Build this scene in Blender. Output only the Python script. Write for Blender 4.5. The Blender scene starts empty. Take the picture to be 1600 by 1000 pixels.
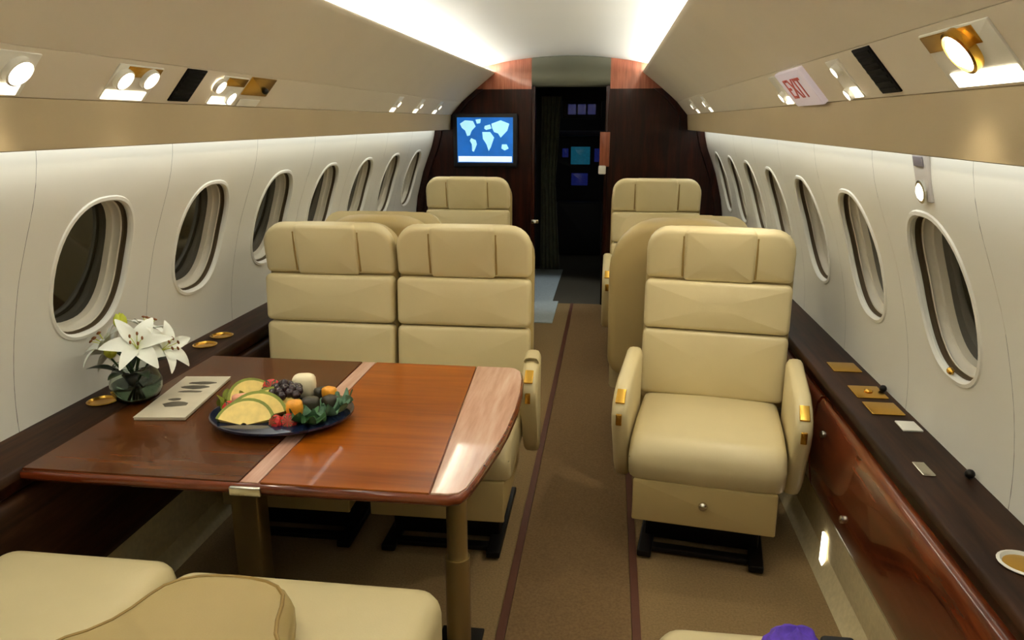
import bpy, bmesh, math, random
from mathutils import Matrix, Vector
random.seed(7)
S = bpy.context.scene
COL = S.collection
PI = math.pi

# ------------------------------------------------------------------ camera
cam_d = bpy.data.cameras.new('camera')
cam_d.sensor_width = 36.0
cam_d.lens = 1170.0 * 36.0 / 1600.0
cam_d.clip_start = 0.02
cam = bpy.data.objects.new('camera', cam_d)
COL.objects.link(cam)
fwd_ax = Vector((155.0, 310.0, 1170.0)).normalized()      # cabin axis seen from the lens (right, up, forward)
up_ax = Vector((0.0, fwd_ax.z, -fwd_ax.y)).normalized()
x_ax = up_ax.cross(fwd_ax)
right = Vector((x_ax.x, fwd_ax.x, up_ax.x))
upv = Vector((x_ax.y, fwd_ax.y, up_ax.y))
fw = Vector((x_ax.z, fwd_ax.z, up_ax.z))
M3 = Matrix((right, upv, -fw)).transposed()
cam.matrix_world = Matrix.Translation((0.35, 0.0, 1.5)) @ M3.to_4x4()
S.camera = cam

# ------------------------------------------------------------------ world, exposure, large lights
w = bpy.data.worlds.new('world')
S.world = w
w.use_nodes = True
w.node_tree.nodes['Background'].inputs[0].default_value = (0.55, 0.6, 0.62, 1)
w.node_tree.nodes['Background'].inputs[1].default_value = 0.06
S.view_settings.view_transform = 'Standard'
S.view_settings.look = 'None'
S.view_settings.exposure = 0.3
S.view_settings.gamma = 1.0
S.view_settings.use_curve_mapping = False
S.cycles.caustics_reflective = False
S.cycles.caustics_refractive = False
S.cycles.glossy_bounces = 3
S.cycles.transmission_bounces = 6
S.cycles.max_bounces = 8

Y0, Y1 = -1.1, 6.2            # cabin aft end and forward bulkhead
COVE_W, WASH_W, SPOT_W = 66.0, 5.6, 3.4


def area(name, loc, direction, sx, sy, power, color, parent=None):
    d = bpy.data.lights.new(name, 'AREA')
    d.shape = 'RECTANGLE'
    d.size, d.size_y = sx, sy
    d.energy = power
    d.color = color
    o = bpy.data.objects.new(name, d)
    COL.objects.link(o)
    zv = -Vector(direction).normalized()          # light shines along local -z, long side along the cabin
    yv = Vector((0, 1, 0))
    m = Matrix((yv.cross(zv), yv, zv)).transposed().to_4x4()
    m.translation = loc
    o.matrix_world = m
    if parent:
        o.parent = parent
    return o


for s in (-1, 1):
    # fluorescent tube hidden in the ceiling trough, shining up on the white ceiling
    o = area('cove_tube_light', (s * 0.68, (Y0 + Y1) / 2, 1.868), (-s * 0.45, 0, 1), 0.05, Y1 - Y0 - 0.1, COVE_W, (1.0, 0.985, 0.95))
    # wash light hidden behind the fascia, shining down the side wall
    o = area('wall_wash_light', (s * 1.0, (Y0 + Y1) / 2, 1.478), (s * 0.35, 0, -1), 0.035, Y1 - Y0 - 0.1, WASH_W, (0.96, 1.0, 0.95))


# ------------------------------------------------------------------ materials
def lin(c):
    return tuple(((v / 255) / 12.92 if v / 255 <= 0.04045 else ((v / 255 + 0.055) / 1.055) ** 2.4) for v in c) + (1,)


MATS = {}


def mat(name, rgb, rough=0.5, metal=0.0, coat=0.0, emit=0.0, spec=0.5, noise=None, bump=None, trans=0.0, ior=1.45, alpha=1.0, sheen=0.0):
    if name in MATS:
        return MATS[name]
    m = bpy.data.materials.new(name)
    m.use_nodes = True
    nt = m.node_tree
    b = nt.nodes['Principled BSDF']
    c = lin(rgb)
    b.inputs['Base Color'].default_value = c
    b.inputs['Roughness'].default_value = rough
    b.inputs['Metallic'].default_value = metal
    b.inputs['Coat Weight'].default_value = coat
    b.inputs['Coat Roughness'].default_value = 0.08
    b.inputs['Specular IOR Level'].default_value = spec
    b.inputs['Transmission Weight'].default_value = trans
    b.inputs['IOR'].default_value = ior
    b.inputs['Alpha'].default_value = alpha
    b.inputs['Sheen Weight'].default_value = sheen
    if emit:
        b.inputs['Emission Color'].default_value = c
        b.inputs['Emission Strength'].default_value = emit
    tc = nt.nodes.new('ShaderNodeTexCoord')
    if noise:
        scale, amt, stretch = noise
        mp = nt.nodes.new('ShaderNodeMapping')
        mp.inputs['Scale'].default_value = stretch
        nz = nt.nodes.new('ShaderNodeTexNoise')
        nz.inputs['Scale'].default_value = scale
        nz.inputs['Detail'].default_value = 4
        nt.links.new(tc.outputs['Object'], mp.inputs[0])
        nt.links.new(mp.outputs[0], nz.inputs['Vector'])
        rp = nt.nodes.new('ShaderNodeValToRGB')
        rp.color_ramp.elements[0].position = 0.3
        rp.color_ramp.elements[1].position = 0.7
        rp.color_ramp.elements[0].color = tuple(v * (1 - amt) for v in c[:3]) + (1,)
        rp.color_ramp.elements[1].color = tuple(min(1, v * (1 + amt)) for v in c[:3]) + (1,)
        nt.links.new(nz.outputs['Fac'], rp.inputs[0])
        nt.links.new(rp.outputs[0], b.inputs['Base Color'])
    if bump:
        scale, strength = bump
        nz = nt.nodes.new('ShaderNodeTexNoise')
        nz.inputs['Scale'].default_value = scale
        nz.inputs['Detail'].default_value = 3
        nt.links.new(tc.outputs['Object'], nz.inputs['Vector'])
        bp = nt.nodes.new('ShaderNodeBump')
        bp.inputs['Strength'].default_value = strength
        bp.inputs['Distance'].default_value = 0.002
        nt.links.new(nz.outputs['Fac'], bp.inputs['Height'])
        nt.links.new(bp.outputs[0], b.inputs['Normal'])
    MATS[name] = m
    return m


def wood(name, dark, mid, light, rough=0.18, coat=0.6, axis='Y', scale=1.0, spec=0.25):
    m = bpy.data.materials.new(name)
    m.use_nodes = True
    nt = m.node_tree
    b = nt.nodes['Principled BSDF']
    b.inputs['Roughness'].default_value = rough
    b.inputs['Specular IOR Level'].default_value = spec
    b.inputs['Coat Weight'].default_value = coat
    b.inputs['Coat Roughness'].default_value = 0.05
    tc = nt.nodes.new('ShaderNodeTexCoord')
    mp = nt.nodes.new('ShaderNodeMapping')
    mp.inputs['Scale'].default_value = {'Y': (9, 0.8, 9), 'X': (0.8, 9, 9), 'Z': (9, 9, 0.8)}[axis]
    n1 = nt.nodes.new('ShaderNodeTexNoise')
    n1.inputs['Scale'].default_value = 2.2 * scale
    n1.inputs['Detail'].default_value = 6
    n1.inputs['Distortion'].default_value = 0.6
    n2 = nt.nodes.new('ShaderNodeTexNoise')
    n2.inputs['Scale'].default_value = 9 * scale
    n2.inputs['Detail'].default_value = 5
    mx = nt.nodes.new('ShaderNodeMix')
    mx.inputs[0].default_value = 0.35
    nt.links.new(tc.outputs['Object'], mp.inputs[0])
    nt.links.new(mp.outputs[0], n1.inputs['Vector'])
    nt.links.new(mp.outputs[0], n2.inputs['Vector'])
    nt.links.new(n1.outputs['Fac'], mx.inputs[2])
    nt.links.new(n2.outputs['Fac'], mx.inputs[3])
    rp = nt.nodes.new('ShaderNodeValToRGB')
    e = rp.color_ramp.elements
    e[0].position, e[0].color = 0.34, lin(dark)
    e[1].position, e[1].color = 0.68, lin(light)
    k = e.new(0.5)
    k.color = lin(mid)
    nt.links.new(mx.outputs[0], rp.inputs[0])
    nt.links.new(rp.outputs[0], b.inputs['Base Color'])
    MATS[name] = m
    return m


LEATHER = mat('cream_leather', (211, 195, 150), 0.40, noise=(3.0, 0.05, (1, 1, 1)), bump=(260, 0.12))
SHELL = mat('shaded_leather', (180, 158, 106), 0.46, noise=(3.0, 0.05, (1, 1, 1)), bump=(260, 0.12))  # same cream leather, darkened to put shade into its colour
PIPING = mat('seat_piping', (150, 122, 66), 0.5, bump=(300, 0.1))
DARKMETAL = mat('dark_metal', (26, 23, 20), 0.4, 0.6, bump=(80, 0.05))
BRASS = mat('brushed_brass', (214, 168, 74), 0.25, 1.0, bump=(120, 0.05))
CHROME = mat('satin_metal', (205, 200, 185), 0.25, 1.0, bump=(120, 0.04))
LEGMETAL = mat('champagne_metal', (176, 158, 112), 0.3, 0.85, bump=(120, 0.04))
WALLW = mat('white_wall_laminate', (234, 231, 220), 0.45, noise=(1.5, 0.02, (1, 1, 1)), bump=(220, 0.05))
TAN = mat('tan_headliner', (214, 202, 180), 0.6, noise=(2.0, 0.03, (1, 1, 1)), bump=(320, 0.12))
TAN2 = mat('tan_fascia', (162, 143, 108), 0.6, noise=(2.0, 0.03, (1, 1, 1)), bump=(320, 0.12))
CEILW = mat('white_ceiling', (238, 238, 228), 0.5, noise=(1.2, 0.01, (1, 1, 1)), bump=(220, 0.03))
CARPET = mat('beige_carpet', (140, 116, 80), 0.95, noise=(140, 0.16, (1, 1, 1)), bump=(700, 0.6), spec=0.1)
CARPET2 = mat('aisle_carpet', (124, 99, 68), 0.95, noise=(120, 0.16, (1, 1, 1)), bump=(700, 0.6), spec=0.1)
TRACK = mat('track_cover', (86, 46, 26), 0.6, bump=(100, 0.1))
DARKGAP = mat('dark_gap', (40, 32, 20), 0.6, bump=(80, 0.05))
SLOT = mat('shade_slot_brown', (92, 76, 52), 0.6, bump=(80, 0.05))
REVEAL = mat('window_reveal_plastic', (216, 208, 190), 0.4, bump=(90, 0.04))
PANE = mat('smoked_window_pane', (40, 36, 25), 0.06, spec=0.45, bump=(3, 0.01))
WHITEP = mat('white_plastic', (232, 228, 216), 0.35, bump=(90, 0.04))
LENS = mat('lamp_lens', (255, 250, 232), 0.3, emit=9.0)
LENSDIM = mat('lamp_lens_soft', (255, 246, 222), 0.3, emit=2.2)
BLACKV = mat('black_vent', (12, 10, 8), 0.8, spec=0.15, bump=(120, 0.2))
WD = wood('dark_mahogany', (18, 7, 4), (36, 14, 8), (58, 24, 13), axis='Z', rough=0.3, coat=0.1, spec=0.15)
WDY = wood('dark_mahogany_ledge', (30, 16, 7), (48, 28, 14), (66, 40, 22), axis='Y', rough=0.5, coat=0.02, spec=0.15)
WRED = wood('red_mahogany', (58, 22, 10), (98, 42, 20), (134, 66, 32), axis='Y', rough=0.2)
WCORN = wood('copper_mahogany', (112, 60, 40), (142, 80, 56), (166, 102, 76), axis='Z', rough=0.3, coat=0.2)
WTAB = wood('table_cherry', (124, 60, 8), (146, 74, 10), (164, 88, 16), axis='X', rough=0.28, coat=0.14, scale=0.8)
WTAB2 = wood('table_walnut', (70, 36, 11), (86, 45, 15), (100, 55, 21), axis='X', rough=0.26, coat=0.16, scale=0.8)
WBAND = wood('table_pale_wood_and_sheen', (186, 138, 118), (210, 166, 146), (226, 190, 170), axis='Y', rough=0.16, coat=0.8)  # paints the ceiling reflection on the table end; hinge strip is pale wood
WEDGE = wood('table_edge', (78, 30, 12), (112, 48, 20), (140, 70, 34), axis='X', rough=0.15, coat=0.8)
CREAMP = mat('cream_kick_panel', (208, 193, 152), 0.8, noise=(60, 0.08, (1, 1, 1)), bump=(300, 0.4))


# ------------------------------------------------------------------ mesh helpers
class MB:
    def __init__(s, m=None):
        s.v, s.f, s.m = [], [], m or Matrix()

    def add(s, vs, fs, m=None):
        b = len(s.v)
        mm = s.m @ m if m is not None else s.m
        s.v += [mm @ Vector(p) for p in vs]
        s.f += [tuple(b + i for i in f) for f in fs]
        return s

    def box(s, x0, x1, y0, y1, z0, z1, m=None, bev=0.0):
        if bev > 0:
            cx, cy = (x0 + x1) / 2, (y0 + y1) / 2
            mm = Matrix.Translation((cx, cy, 0))
            # rounded outline in x,z extruded along -y
            return s.cushion(x1 - x0, z1 - z0, y1 - y0, bev, bev, 0, (m or Matrix()) @ Matrix.Translation((cx, y1, (z0 + z1) / 2)), both=True, nb=2)
        vs = [(x, y, z) for x in (x0, x1) for y in (y0, y1) for z in (z0, z1)]
        return s.add(vs, [(0, 1, 3, 2), (4, 6, 7, 5), (0, 4, 5, 1), (2, 3, 7, 6), (0, 2, 6, 4), (1, 5, 7, 3)], m)

    def loft(s, rings, cap0=True, cap1=True, closed=True, m=None):
        n = len(rings[0])
        vs = [p for r in rings for p in r]
        fs = []
        for k in range(len(rings) - 1):
            for i in range(n if closed else n - 1):
                j = (i + 1) % n
                fs.append((k * n + i, k * n + j, (k + 1) * n + j, (k + 1) * n + i))
        if cap0:
            fs.append(tuple(range(n - 1, -1, -1)))
        if cap1:
            fs.append(tuple((len(rings) - 1) * n + i for i in range(n)))
        return s.add(vs, fs, m)

    def tube(s, pts, r, n=8, m=None):
        pts = [Vector(p) for p in pts]
        rr_ = r if isinstance(r, (list, tuple)) else [r] * len(pts)
        rings = []
        ref = None
        for i, p in enumerate(pts):
            t = (pts[min(i + 1, len(pts) - 1)] - pts[max(i - 1, 0)]).normalized()
            if ref is None:
                ref = t.orthogonal().normalized()
            ref = (ref - t * ref.dot(t)).normalized()
            b = t.cross(ref)
            rings.append([p + (ref * math.cos(a) + b * math.sin(a)) * rr_[i] for a in [2 * PI * k / n for k in range(n)]])
        return s.loft(rings, m=m)

    def lathe(s, prof, n=24, m=None, sx=1.0, sy=1.0):
        rings = [[(r * sx * math.cos(2 * PI * k / n), r * sy * math.sin(2 * PI * k / n), z) for k in range(n)] for r, z in prof]
        return s.loft(rings, m=m)

    def ball(s, c, r, n=12, m=None, sc=(1, 1, 1)):
        prof = [(max(1e-4, math.sin(PI * k / (n // 2))), -math.cos(PI * k / (n // 2))) for k in range(n // 2 + 1)]
        mm = Matrix.Translation(c) @ Matrix.Diagonal((r * sc[0], r * sc[1], r * sc[2], 1))
        return s.lathe(prof, n, (m or Matrix()) @ mm)

    # pillow: rounded-rectangle outline in x,z extruded to -y, softened rim, domed face
    def cushion(s, wd, ht, depth, rad, bev, puff, m=None, both=False, nb=4, nc=5, z_shift=None):
        if not isinstance(rad, (list, tuple)):
            rad = [rad] * 4

        def ring(d, y, sc=1.0):
            hw, hh = wd / 2 - d, ht / 2 - d
            pts = []
            for (cx, cz, a0, r) in ((-1, -1, PI, rad[0]), (1, -1, 1.5 * PI, rad[1]), (1, 1, 0, rad[2]), (-1, 1, 0.5 * PI, rad[3])):
                r = max(r - d, 0.0008)
                for k in range(nc):
                    a = a0 + 0.5 * PI * k / (nc - 1)
                    pts.append(((cx * (hw - r) + r * math.cos(a)) * sc, -y, (cz * (hh - r) + r * math.sin(a)) * sc))
            return pts
        rings = []
        if both:
            for k in range(nb):
                th = 0.5 * PI * k / nb
                rings.append(ring(bev * (1 - math.sin(th)), bev * (1 - math.cos(th))))
        else:
            rings.append(ring(0, 0))
        for k in range(nb + 1):
            th = 0.5 * PI * k / nb
            rings.append(ring(bev * (1 - math.cos(th)), depth - bev + bev * math.sin(th)))
        if puff:
            for sc in (0.8, 0.6, 0.4, 0.2):
                rings.append(ring(bev, depth + puff * (1 - sc ** 2.2), sc))
        return s.loft(rings, m=m)

    def obj(s, name, mt, parent=None, smooth=True, angle=40):
        me = bpy.data.meshes.new(name)
        me.from_pydata([tuple(p) for p in s.v], [], s.f)
        bm = bmesh.new()
        bm.from_mesh(me)
        bmesh.ops.recalc_face_normals(bm, faces=bm.faces)
        if smooth:
            lim = math.radians(angle)
            for fc in bm.faces:
                fc.smooth = True
            for ed in bm.edges:
                if len(ed.link_faces) == 2 and ed.calc_face_angle(0) > lim:
                    ed.smooth = False
        bm.to_mesh(me)
        bm.free()
        me.materials.append(mt)
        o = bpy.data.objects.new(name, me)
        COL.objects.link(o)
        if parent:
            o.parent = parent
        return o


def T(*a):
    return Matrix.Translation(a)


def RX(a):
    return Matrix.Rotation(a, 4, 'X')


def RY(a):
    return Matrix.Rotation(a, 4, 'Y')


def RZ(a):
    return Matrix.Rotation(a, 4, 'Z')


def tag(o, label=None, cat=None, group=None, kind=None):
    if label:
        o['label'] = label
    if cat:
        o['category'] = cat
    if group:
        o['group'] = group
    if kind:
        o['kind'] = kind
    return o


def empty(name, loc=(0, 0, 0), rz=0.0, label=None, cat=None, group=None, kind=None):
    o = bpy.data.objects.new(name, None)
    COL.objects.link(o)
    o.empty_display_size = 0.1
    o.location = loc
    o.rotation_euler = (0, 0, rz)
    return tag(o, label, cat, group, kind)


def copy_tree(o, parent=None):
    c = o.copy()
    COL.objects.link(c)
    c.parent = parent
    for ch in list(o.children):
        copy_tree(ch, c)
    return c


# ------------------------------------------------------------------ fuselage shell
WALL = [(-0.20, 1.02), (0.0, 1.09), (0.2, 1.185), (0.4, 1.24), (0.65, 1.265), (0.85, 1.247), (1.065, 1.195), (1.20, 1.146), (1.285, 1.112), (1.36, 1.089), (1.43, 1.077), (1.54, 1.070), (1.70, 1.068)]


def wall_x(z):
    # smooth curve through the measured half widths of the cabin
    for k in range(1, len(WALL) - 2):
        if z <= WALL[k + 1][0] or k == len(WALL) - 3:
            break
    (z0, x0), (z1, x1), (z2, x2), (z3, x3) = WALL[k - 1:k + 3]
    m1, m2 = (x2 - x0) / (z2 - z0), (x3 - x1) / (z3 - z1)
    h = z2 - z1
    t = (z - z1) / h
    return (2 * t ** 3 - 3 * t ** 2 + 1) * x1 + (t ** 3 - 2 * t ** 2 + t) * h * m1 + (-2 * t ** 3 + 3 * t ** 2) * x2 + (t ** 3 - t ** 2) * h * m2


# floor
fl = MB().box(-1.2, 1.2, Y0, Y1 + 0.02, -0.03, 0.0).obj('floor', CARPET, smooth=False)
tag(fl, 'beige carpeted cabin floor under the seats and table', kind='structure')
MB().box(0.085, 0.461, Y0, Y1, 0.0, 0.006).obj('aisle_carpet', CARPET2, fl, smooth=False)
for x in (0.07, 0.476):
    MB().box(x - 0.013, x + 0.013, Y0, Y1, 0.0, 0.008).obj('seat_track', TRACK, fl, smooth=False)

# ceiling: white vaulted panel with the trough behind each lip
prof = []
for k in range(25):
    x = -0.80 + 1.6 * k / 24
    prof.append((x, 2.0 - 0.11 * (x / 0.80) ** 2))
mb = MB()
mb.loft([[(x, y, z) for x, z in prof] + [(x, y, z + 0.02) for x, z in reversed(prof)] for y in (Y0, Y1)])
ce = mb.obj('ceiling', CEILW)
tag(ce, 'white vaulted ceiling panel lit from troughs along both sides', kind='structure')

for s, side in ((-1, 'left'), (1, 'right')):
    # sloped headliner panel with rounded lip and trough
    pr = [(0.852, 1.651), (0.80, 1.698), (0.72, 1.765), (0.64, 1.828), (0.597, 1.861), (0.583, 1.873), (0.582, 1.880), (0.588, 1.884), (0.60, 1.878), (0.64, 1.846), (0.78, 1.80), (0.81, 1.92), (0.90, 1.92), (0.90, 1.66)]
    mb = MB()
    mb.loft([[(s * x, y, z) for x, z in pr] for y in (Y0, Y1)])
    o = mb.obj('trim_1' if s < 0 else 'trim_2', TAN, angle=50)
    tag(o, 'tan sloping headliner panel above the %s side windows' % side, kind='structure')
    # service band with a shadow joint, and fascia below
    pr = [(0.937, 1.552), (0.853, 1.6495), (0.88, 1.68), (0.97, 1.58)]
    mb = MB()
    mb.loft([[(s * x, y, z) for x, z in pr] for y in (Y0, Y1)])
    b = mb.obj('trim_3' if s < 0 else 'trim_4', TAN, angle=30)
    tag(b, 'tan service band carrying reading lights along the %s side' % side, kind='structure')
    pr = [(0.948, 1.4375), (0.937, 1.5495), (0.945, 1.555), (1.075, 1.555), (1.075, 1.535), (0.962, 1.535), (0.962, 1.439), (0.955, 1.4355)]
    mb = MB()
    mb.loft([[(s * x, y, z) for x, z in pr] for y in (Y0, Y1)])
    b = mb.obj('trim_5' if s < 0 else 'trim_6', TAN2, angle=30)
    tag(b, 'tan fascia strip just above the white %s side wall' % side, kind='structure')

# side walls, one bay panel for each window
WH, WW = 0.206, 0.169      # half height (along z) and half width of the opening in the panel
WZ = 1.07


def win_ring(hw, hh, n=40, e=2.5):
    pts = []
    for k in range(n):
        a = 2 * PI * k / n
        c, sn = math.cos(a), math.sin(a)
        pts.append((hw * math.copysign(abs(c) ** (2 / e), c), hh * math.copysign(abs(sn) ** (2 / e), sn)))
    return pts


def rect_ring(y0, y1, z0, z1, n=40):
    pts = []
    for k in range(n):
        a = 2 * PI * k / n
        c, sn = math.cos(a), math.sin(a)
        t = 1.0 / max(abs(c), abs(sn))
        c, sn = c * t, sn * t
        pts.append((c * (y1 if c > 0 else -y0), sn * (z1 if sn > 0 else -z0)))
    return pts


def wall_pt(s, y, z, depth=0.0):
    # a point on the curved wall, pushed outwards along its normal
    x = wall_x(z)
    d = (wall_x(z + 0.004) - wall_x(z - 0.004)) / 0.008
    nx, nz = 1 / math.sqrt(1 + d * d), -d / math.sqrt(1 + d * d)
    return (s * (x + nx * depth), y, z + nz * depth)


ordinals = ['nearest', 'second', 'third', 'fourth', 'fifth', 'sixth', 'farthest']
WIN = {-1: [2.055 + 0.620 * k for k in range(7)], 1: [1.95 + 0.627 * k for k in range(7)]}
wn = 0
for s, side in ((-1, 'left'), (1, 'right')):
    root = empty('wall_' + side, (s * 1.26, 2.0, 0.0), kind='structure', label='white curved %s side wall with a row of oval windows' % side)
    inv = root.matrix_basis.inverted() if False else T(-s * 1.26, -2.0, 0)
    ys = WIN[s]
    edges = [ys[0] - 0.30] + [(ys[k] + ys[k + 1]) / 2 for k in range(6)] + [Y1]
    g = 0.0007
    for k, yc in enumerate(ys):
        a, b = edges[k] + g, edges[k + 1] - g
        mb = MB(inv)
        inner = win_ring(WW, WH, 72)
        outer = rect_ring(a - yc, b - yc, 0.60 - WZ, 1.54 - WZ, 72)
        rings = []
        for q in range(15):
            t = (q / 14)
            rings.append([wall_pt(s, yc + (1 - t) * o_[0] + t * i_[0], WZ + (1 - t) * o_[1] + t * i_[1]) for o_, i_ in zip(outer, inner)])
        # turned-in lip
        rings.append([wall_pt(s, yc + y, WZ + z, 0.006) for y, z in win_ring(WW - 0.004, WH - 0.004, 72)])
        rings.append([wall_pt(s, yc + y, WZ + z, 0.012) for y, z in win_ring(WW - 0.004, WH - 0.004, 72)])
        mb.loft(rings, cap0=False, cap1=False)
        mb.obj('panel', WALLW, root, angle=35)
    # plain panel aft of the windows and closing strip outside
    mb = MB(inv)
    mb.loft([[wall_pt(s, y, z) for y in (Y0, edges[0] - g)] for z in [0.60 + 0.047 * q for q in range(21)]], cap0=False, cap1=False, closed=False)
    mb.obj('panel', WALLW, root, angle=35)
    mb = MB(inv)
    mb.loft([[wall_pt(s, y, z) for y in (Y0, Y1)] for z in [0.0 + 0.04 * q for q in range(16)]], cap0=False, cap1=False, closed=False)
    mb.obj('lower_lining', CREAMP, root, angle=35)
    mb = MB(inv)
    mb.loft([[wall_pt(s, y, z, 0.13) for y in (Y0, Y1)] for z in [0.0 + 0.1 * q for q in range(16)]], cap0=False, cap1=False, closed=False)
    mb.obj('outer_skin', DARKGAP, root, angle=35)
    for k, yc in enumerate(ys):
        wn += 1
        r = empty('window_%d' % wn, (s * wall_x(WZ), yc, WZ), kind='structure', label='%s oval cabin window on the %s wall' % (ordinals[k], side))
        iv = T(-s * wall_x(WZ), -yc, -WZ)

        def rg(hw, hh, d):
            return [wall_pt(s, yc + y, WZ + z, d) for y, z in win_ring(hw, hh, 48)]
        # thin raised rim
        MB(iv).loft([rg(WW + 0.014, WH + 0.014, 0.001), rg(WW + 0.011, WH + 0.011, -0.004), rg(WW + 0.002, WH + 0.002, -0.005), rg(WW - 0.003, WH - 0.003, 0.0)], cap0=False, cap1=False).obj('rim', WALLW, r)
        MB(iv).loft([rg(WW - 0.004, WH - 0.004, 0.010), rg(WW + 0.002, WH + 0.002, 0.012), rg(WW + 0.002, WH + 0.002, 0.026), rg(WW - 0.016, WH - 0.012, 0.028)], cap0=False, cap1=False).obj('shade_slot', SLOT, r)
        MB(iv).loft([rg(WW - 0.016, WH - 0.012, 0.028), rg(WW - 0.011, WH - 0.008, 0.026), rg(WW - 0.012, WH - 0.010, 0.034), rg(WW - 0.017, WH - 0.015, 0.046), rg(WW - 0.019, WH - 0.017, 0.049), rg(WW - 0.023, WH - 0.021, 0.051), rg(WW - 0.027, WH - 0.025, 0.070)], cap0=False, cap1=False).obj('reveal', REVEAL, r)
        MB(iv).loft([rg(WW - 0.025, WH - 0.023, 0.069), rg(WW - 0.025, WH - 0.023, 0.076)]).obj('pane', PANE, r)
        if s > 0 and k == 0:
            # latch on the lower rim
            p = wall_pt(s, yc + 0.02, WZ - WH + 0.012, 0.0)
            MB(iv).ball(p, 0.014, sc=(0.6, 1, 0.7)).obj('latch', BRASS, r)

# aft end of the cabin behind the camera
ax = [(-1.15, 0), (-1.25, 0.5), (-1.265, 0.7), (-1.18, 1.1), (-1.0, 1.45), (-0.85, 1.66), (-0.6, 1.9), (0, 2.02)]
ax = ax + [(-x, z) for x, z in reversed(ax[:-1])]
mb = MB()
mb.loft([[(x, y, z) for x, z in ax] for y in (Y0 - 0.03, Y0)])
tag(mb.obj('wall_back', TAN, smooth=False), 'plain tan rear bulkhead behind the viewer', kind='structure')

# ------------------------------------------------------------------ forward bulkhead
DX0, DX1 = -0.286, 0.334
DTOP = 1.775
bk = empty('wall_front', (0, Y1, 0), kind='structure', label='dark mahogany forward bulkhead with an open doorway in the middle')
iv = T(0, -Y1, 0)


def sect(z):      # inner half width of the cabin section
    if z < 1.434:
        return wall_x(z)
    if z < 1.552:
        return 0.948 - 0.011 * (z - 1.434) / 0.118
    if z < 1.651:
        return 0.937 - 0.085 * (z - 1.552) / 0.099
    if z < 1.873:
        return 0.852 - 0.27 * (z - 1.651) / 0.222
    return 0.80 * math.sqrt(max(0, (2.0 - z) / 0.11)) if z > 1.92 else 0.66


for s, xd in ((-1, DX0), (1, DX1)):
    zs = [0.0, 0.15, 0.3, 0.5, 0.7, 0.9, 1.1, 1.2, 1.3, 1.40, 1.432, 1.436, 1.50, 1.552, 1.60, 1.651, 1.70, 1.75]
    for nm, zz, mt, dy in (('wood_panel', zs, WD, 0.0), ('corner_panel', [1.75, 1.80, 1.85, 1.873, 1.90, 1.925, 1.95], WCORN, 0.0)):
        out = [(s * (sect(z) + 0.02), z) for z in zz] if nm == 'wood_panel' else [(s * (sect(z) + 0.03), z) for z in zz] + [(xd, 1.995)]
        inn = [(xd, zz[-1]), (xd, zz[0])]
        mb = MB(iv)
        ring = out + inn
        mb.loft([[(x, y, z) for x, z in ring] for y in (Y1, Y1 + 0.04)])
        mb.obj(nm, mt, bk, smooth=False)
    # dark border following the section
    bo = [(sect(z), z) for z in zs]
    ro = []
    for y, ins in ((Y1, 0.0), (Y1 - 0.03, 0.002), (Y1 - 0.03, 0.055), (Y1, 0.06)):
        ro.append([(s * (x - ins), y, z) for x, z in bo])
    MB(iv).loft(ro, closed=False, cap0=False, cap1=False).obj('border', WD, bk, smooth=False)
    # door jamb
    MB(iv).box(min(xd, xd - s * 0.03), max(xd, xd - s * 0.03), Y1 - 0.012, Y1 + 0.09, 0.0, DTOP, bev=0.006).obj('jamb', WD, bk)
# header above the door
GREYG = mat('grey_green_header', (88, 88, 72), 0.6, bump=(150, 0.05))
xs = [DX0 + (DX1 - DX0) * k / 12 for k in range(13)]
rings = []
for y, z, lift in ((0.05, 1.766, 0), (0.015, 1.778, 0), (-0.004, 1.81, 0), (-0.010, 1.86, 0.3), (-0.004, 1.93, 0.8), (0.0, 1.998, 1.0), (0.05, 1.998, 1.0)):
    rings.append([(x, Y1 + y, z - 0.11 * (x / 0.8) ** 2 * lift) for x in xs])
mb = MB(iv)
mb.loft(rings, closed=False, cap0=False, cap1=False)
mb.obj('header', GREYG, bk, angle=60)

# ------------------------------------------------------------------ vestibule and cockpit beyond the door
VY = 7.9
DKP = mat('dark_cabinet', (40, 34, 26), 0.45, bump=(60, 0.05))
VFL = mat('vestibule_floor', (70, 62, 46), 0.7, noise=(60, 0.1, (1, 1, 1)), bump=(200, 0.2))
o = MB().box(-1.0, 1.0, Y1 + 0.02, 9.6, -0.03, 0.0).obj('floor', VFL, smooth=False)
tag(o, 'dark brown vestibule floor with painted daylight patches beyond the doorway', kind='structure')
DAYL = mat('painted_daylight', (176, 186, 186), 0.45, noise=(60, 0.1, (1, 1, 1)), bump=(200, 0.2))  # pale colour stands in for daylight spilled on the floor
MB().box(-0.45, -0.10, Y1 + 0.06, 7.7, 0.0, 0.008).obj('daylight_patch', DAYL, o, smooth=False)
MB().box(-0.25, -0.05, Y1 - 0.65, Y1 + 0.06, 0.001, 0.009).obj('daylight_patch', DAYL, o, smooth=False)
mb = MB()
vp_ = [(-0.6 + 0.12 * k, 1.96 - 0.16 * ((-0.6 + 0.12 * k) / 0.6) ** 2) for k in range(11)]
mb.loft([[(x, y, z) for x, z in vp_] + [(x, y, z + 0.02) for x, z in reversed(vp_)] for y in (Y1 + 0.04, VY)])
tag(mb.obj('ceiling', GREYG), 'grey green arched ceiling of the vestibule', kind='structure')
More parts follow.
